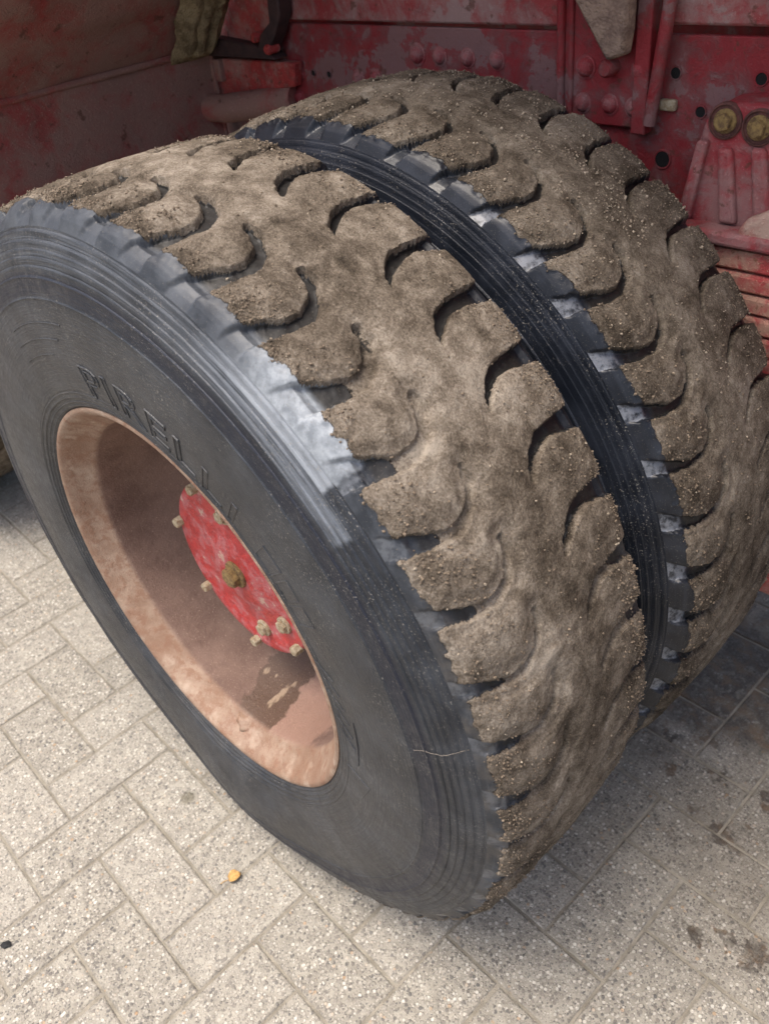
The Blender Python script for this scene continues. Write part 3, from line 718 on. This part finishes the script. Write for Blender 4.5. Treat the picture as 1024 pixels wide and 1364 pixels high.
for px in ((966, 161), (1011, 170), (1060, 178)):
    c = at(px, 1, yb); bm = bmesh.new(); lathe(bm, [(.004, .0210), (-.002, .0210), (-.0036, .0200), (-.0038, .0186), (-.0012, .0174), (-.0010, .002)], 32, c.y, c.x, c.z); seat = part('bolt_seat', bm, M['dark_rust'], br)
    b = hexbolt('bolt', M['bolt_ochre'], seat, (c.x - inv.x, c.y - .001 - inv.y, c.z - inv.z), .0106, .011, rot=.4)
# axle, torque rod
bm = bmesh.new(); tube(bm, [(0, .225, H), (0, .60, H), (0, .66, H), (0, 2.0, H)], [.13, .13, .075, .075], 28); part('axle', bm, M['dark'])
bm = bmesh.new(); box(bm, (-.06, .66, H + .05), (.06, .80, .742)); part('spring_seat', bm, M['dark'], smooth=False, bevel=.006)
p = at((1014, 762), 1, .70)
bm = bmesh.new(); box(bm, (-.02, .69, p.z - .034), (1.0, .76, p.z + .030)); part('torque_rod', bm, M['bright'], smooth=False, bevel=.008)
bm = bmesh.new(); box(bm, (-.03, .695, p.z - .05), (.03, .765, H)); part('rod_lug', bm, M['dark'], smooth=False, bevel=.005)
# bits between mudguard and rail
def pad(name, pts, y, th, mat, parent=ch, bevel=.003):
    bm = bmesh.new(); prism(bm, [at(p, 1, y) for p in pts], (0, th, 0)); return part(name, bm, mat, parent, bevel=bevel)
pad('bracket_plate', [(262, -20), (364, -20), (360, 25), (348, 70), (300, 56), (262, 50)], .722, .016, M['bright'])
pad('bracket_plate', [(270, 76), (392, 84), (392, 116), (270, 134)], .718, .020, M['bright'])
sh = pad('bracket_shelf', [(262, 46), (345, 62), (366, 80), (262, 74)], .700, .035, M['dark'])
hk = pad('hook', [(354, -10), (369, -6), (372, 20), (364, 52), (356, 70), (343, 66), (346, 46), (358, 30)], .700, .03, M['dark'])
for px in ((340, 50), (358, 66)):
    c = at(px, 1, .70); bm = bmesh.new(); lathe(bm, [(.02, .0085), (-.004, .0085), (-.007, .006), (-.007, .0003)], 12, c.y, c.x, c.z); part('bolt', bm, M['bright'], sh)
t0, t1 = at((300, 146), 1, .69), at((392, 130), 1, .73)
bm = bmesh.new(); tube(bm, [(t0.x - .25, .66, t0.z + .0), (t0.x, .69, t0.z + .002), (t1.x, .735, t1.z - .004)], .026, 20); part('support_tube', bm, M['guard'])
# loading bed above the wheels
bm = bmesh.new(); box(bm, (-3.2, .28, 1.72), (2.4, 2.30, 1.9))
for q in range(8): box(bm, (-2.9 + q * .7, .30, 1.62), (-2.82 + q * .7, 2.28, 1.725))
part('load_bed', bm, M['frame'], smooth=False)
for xx in (-1.6, -.55, 1.3):
    bm = bmesh.new(); box(bm, (xx, .745, 1.355), (xx + .06, .80, 1.622)); part('bed_bracket', bm, M['frame'], smooth=False, bevel=.003)
bm = bmesh.new(); box(bm, (-2.2, 1.60, .86), (2.2, 1.61, 1.36)); part('frame_rail', bm, M['frame'], smooth=False)
for xx in (-1.2, .9):
    bm = bmesh.new(); box(bm, (xx, .752, .95), (xx + .08, 1.602, 1.2)); part('cross_member', bm, M['frame'], smooth=False)
tag(ch, 'dark red riveted truck frame rail with bolted spring bracket behind the wheels', 'chassis')

# ------------------------------------------------------------------ leaf spring
sp = empty('leaf_spring', (.65, .70, .742)); z0 = .742
nl = 6; hgt = .0270
for k in range(nl):
    half = .95 - .07 * (nl - 1 - k) * (1 if k < nl - 2 else .2)
    bm = bmesh.new(); n = 24; V = []
    for i in range(n + 1):
        x = -half + 2 * half * i / n; zc = -.035 * (x / .95) ** 2 * 0 + hgt * k; w = .038
        r = .004
        ring = [(-w, r), (-w + r, 0.0006), (w - r, .0006), (w, r), (w, hgt - r - .0030), (w - r, hgt - .0022), (-w + r, hgt - .0022), (-w, hgt - r - .0030)]
        V.append([bm.verts.new((x, yy, zc + zz)) for yy, zz in ring])
    for A, B in zip(V, V[1:]):
        for q in range(8): bm.faces.new((A[q], A[(q + 1) % 8], B[(q + 1) % 8], B[q]))
    bm.faces.new(V[0]); bm.faces.new(V[-1])
    obj('spring_leaf', bm, M['leaf'], sp, smooth=False)
p = at((982, 300), 1, .67)
bm = bmesh.new(); pts = [at(q, 1, .655) for q in ((978, 322), (980, 306), (992, 294), (1030, 280), (1100, 262), (1100, 345), (1040, 338))]
prism(bm, pts, (0, .075, 0))
for v in bm.verts: v.co -= Vector((.65, .70, .742))
obj('saddle_clamp', bm, M['saddle'], sp, bevel=.008, seg=3)
tag(sp, 'stack of red rusty spring leaves under the bolted bracket', 'leaf spring')

# ------------------------------------------------------------------ mudguard
gd = empty('mudguard', (-.7, .33, .9)); ginv = Vector((-.7, .33, .9))
def gpart(name, bm, mat, smooth=True, bevel=0.0, seg=2, parent=None):
    for v in bm.verts: v.co -= ginv
    return obj(name, bm, mat, parent or gd, smooth, bevel, seg)
xm = -.70; zc = 1.085; ye = .706; yo = -.06
def sheet(bm, quad, off, nu=40, nv=30, amp=.003, seed=1):
    rg = np.random.default_rng(seed); g = rg.normal(0, 1, (9, 9)); Q = [Vector(q) for q in quad]; V = []
    nrm = (Q[1] - Q[0]).cross(Q[3] - Q[0]).normalized()
    for i in range(nu + 1):
        row = []
        for j in range(nv + 1):
            u, v = i / nu, j / nv; p = (Q[0] * (1 - u) + Q[1] * u) * (1 - v) + (Q[3] * (1 - u) + Q[2] * u) * v
            fu, fv = u * 7.99, v * 7.99; a, b = int(fu), int(fv); fu -= a; fv -= b; fu = fu * fu * (3 - 2 * fu); fv = fv * fv * (3 - 2 * fv)
            h = (g[a, b] * (1 - fu) + g[a + 1, b] * fu) * (1 - fv) + (g[a, b + 1] * (1 - fu) + g[a + 1, b + 1] * fu) * fv
            row.append((bm.verts.new(p + nrm * amp * h), bm.verts.new(p + nrm * amp * h + Vector(off))))
        V.append(row)
    for i in range(nu):
        for j in range(nv):
            for s_ in (0, 1): bm.faces.new((V[i][j][s_], V[i + 1][j][s_], V[i + 1][j + 1][s_], V[i][j + 1][s_]))
    for i in range(nu):
        for j in (0, nv): bm.faces.new((V[i][j][0], V[i + 1][j][0], V[i + 1][j][1], V[i][j][1]))
    for j in range(nv):
        for i in (0, nu): bm.faces.new((V[i][j][0], V[i][j + 1][0], V[i][j + 1][1], V[i][j][1]))
bm = bmesh.new(); sheet(bm, [(xm, yo, .60), (xm, ye, .60), (xm, ye, zc), (xm, yo, zc)], (-.004, 0, 0), seed=3); gpart('lower_panel', bm, M['guard'])
xt, zt = xm + .24, zc + .26
bm = bmesh.new(); sheet(bm, [(xm, yo, zc), (xm, ye, zc), (xt, ye, zt), (xt, yo, zt)], (-.003, 0, .004), seed=4); gpart('upper_panel', bm, M['guard'])
bm = bmesh.new(); sheet(bm, [(xt, yo, zt), (xt, ye, zt), (xt + .12, ye, zt + .05), (xt + .12, yo, zt + .05)], (0, 0, .004), 8, 8, seed=5); gpart('top_panel', bm, M['guard'])
bm = bmesh.new(); tube(bm, [(xm + .003, yo, zc), (xm + .003, ye, zc)], .006, 10); gpart('fold', bm, M['guard'])
bm = bmesh.new(); box(bm, (xm - .035, ye - .004, .60), (xm + .004, ye + .003, zc + .005)); gpart('edge_flange', bm, M['guard'], smooth=False, bevel=.002)
# mud packed along the inner edge of the upper panel
bm = bmesh.new(); rg = np.random.default_rng(9); V = []
dv = Vector((xt - xm, 0, zt - zc)); nv = Vector((.74, 0, -.68))
for i in range(41):
    u = i / 40; row = []
    for j in range(15):
        w = j / 14; wid = .095 + .05 * u + .004 * math.sin(i * .7) + .0015 * rg.normal()
        e = math.sin(math.pi * min(1, w * 1.02)) ** .6 * (1 - .25 * w)
        p = Vector((xm, ye + .004 - wid * w, zc - .012)) + dv * u + nv * (.001 + .026 * e * (1 + .05 * rg.normal() + .18 * math.sin(j * 1.9)) * min(1, u * 9 + .05))
        row.append(bm.verts.new(p))
    V.append(row)
for A, B in zip(V, V[1:]):
    for j in range(14): bm.faces.new((A[j], A[j + 1], B[j + 1], B[j]))
gpart('caked_mud', bm, M['mud'])
bm = bmesh.new(); box(bm, (xm - .035, ye, zc - .06), (xm + .02, ye + .036, zc - .02)); gpart('stay', bm, M['guard'], smooth=False, bevel=.003)
tag(gd, 'dusty dark red folded mudguard panels behind the top of the wheels', 'mudguard')

# ------------------------------------------------------------------ litter on the paving
c = at((313, 1168), 2, .004); bm = bmesh.new(); rgn = random.Random(3); rows = []
for i in range(7):
    u = i / 6; w = .0105 * math.sin(math.pi * min(1, .12 + u * .86)) ** .8
    rows.append([bm.verts.new((u * .022 - .011 + rgn.gauss(0, .0005), w * s_, .0015 + .005 * abs(s_) ** 2 + .004 * math.sin(u * 3))) for s_ in (-1, -.5, 0, .5, 1)])
for A, B in zip(rows, rows[1:]):
    for j in range(4): bm.faces.new((A[j], A[j + 1], B[j + 1], B[j]))
tube(bm, [(-.011, 0, .004), (-.018, .002, .002), (-.026, .001, .0015)], .0007, 6)
lf = tag(obj('fallen_leaf', bm, M['leafy']), 'small curled yellow leaf lying on the pavers', 'leaf'); lf.location = (c.x, c.y, .0008); lf.rotation_euler = (0, 0, R_(70))
sm = lf.modifiers.new('s', 'SOLIDIFY'); sm.thickness = .0005
c = at((8, 1258), 2, .003); vs, fs = ICO; bm = bmesh.new(); bmesh.ops.create_icosphere(bm, subdivisions=2, radius=.006)
for v in bm.verts: v.co = Vector((v.co.x * 1.5, v.co.y, max(v.co.z * .6, -.002))) * rgn.uniform(.8, 1.25)
cr = tag(obj('rubber_crumb', bm, M['char']), 'black crumb of rubber on the pavers', 'crumb'); cr.location = (c.x, c.y, .0022); cr.rotation_euler = (0, 0, .6)
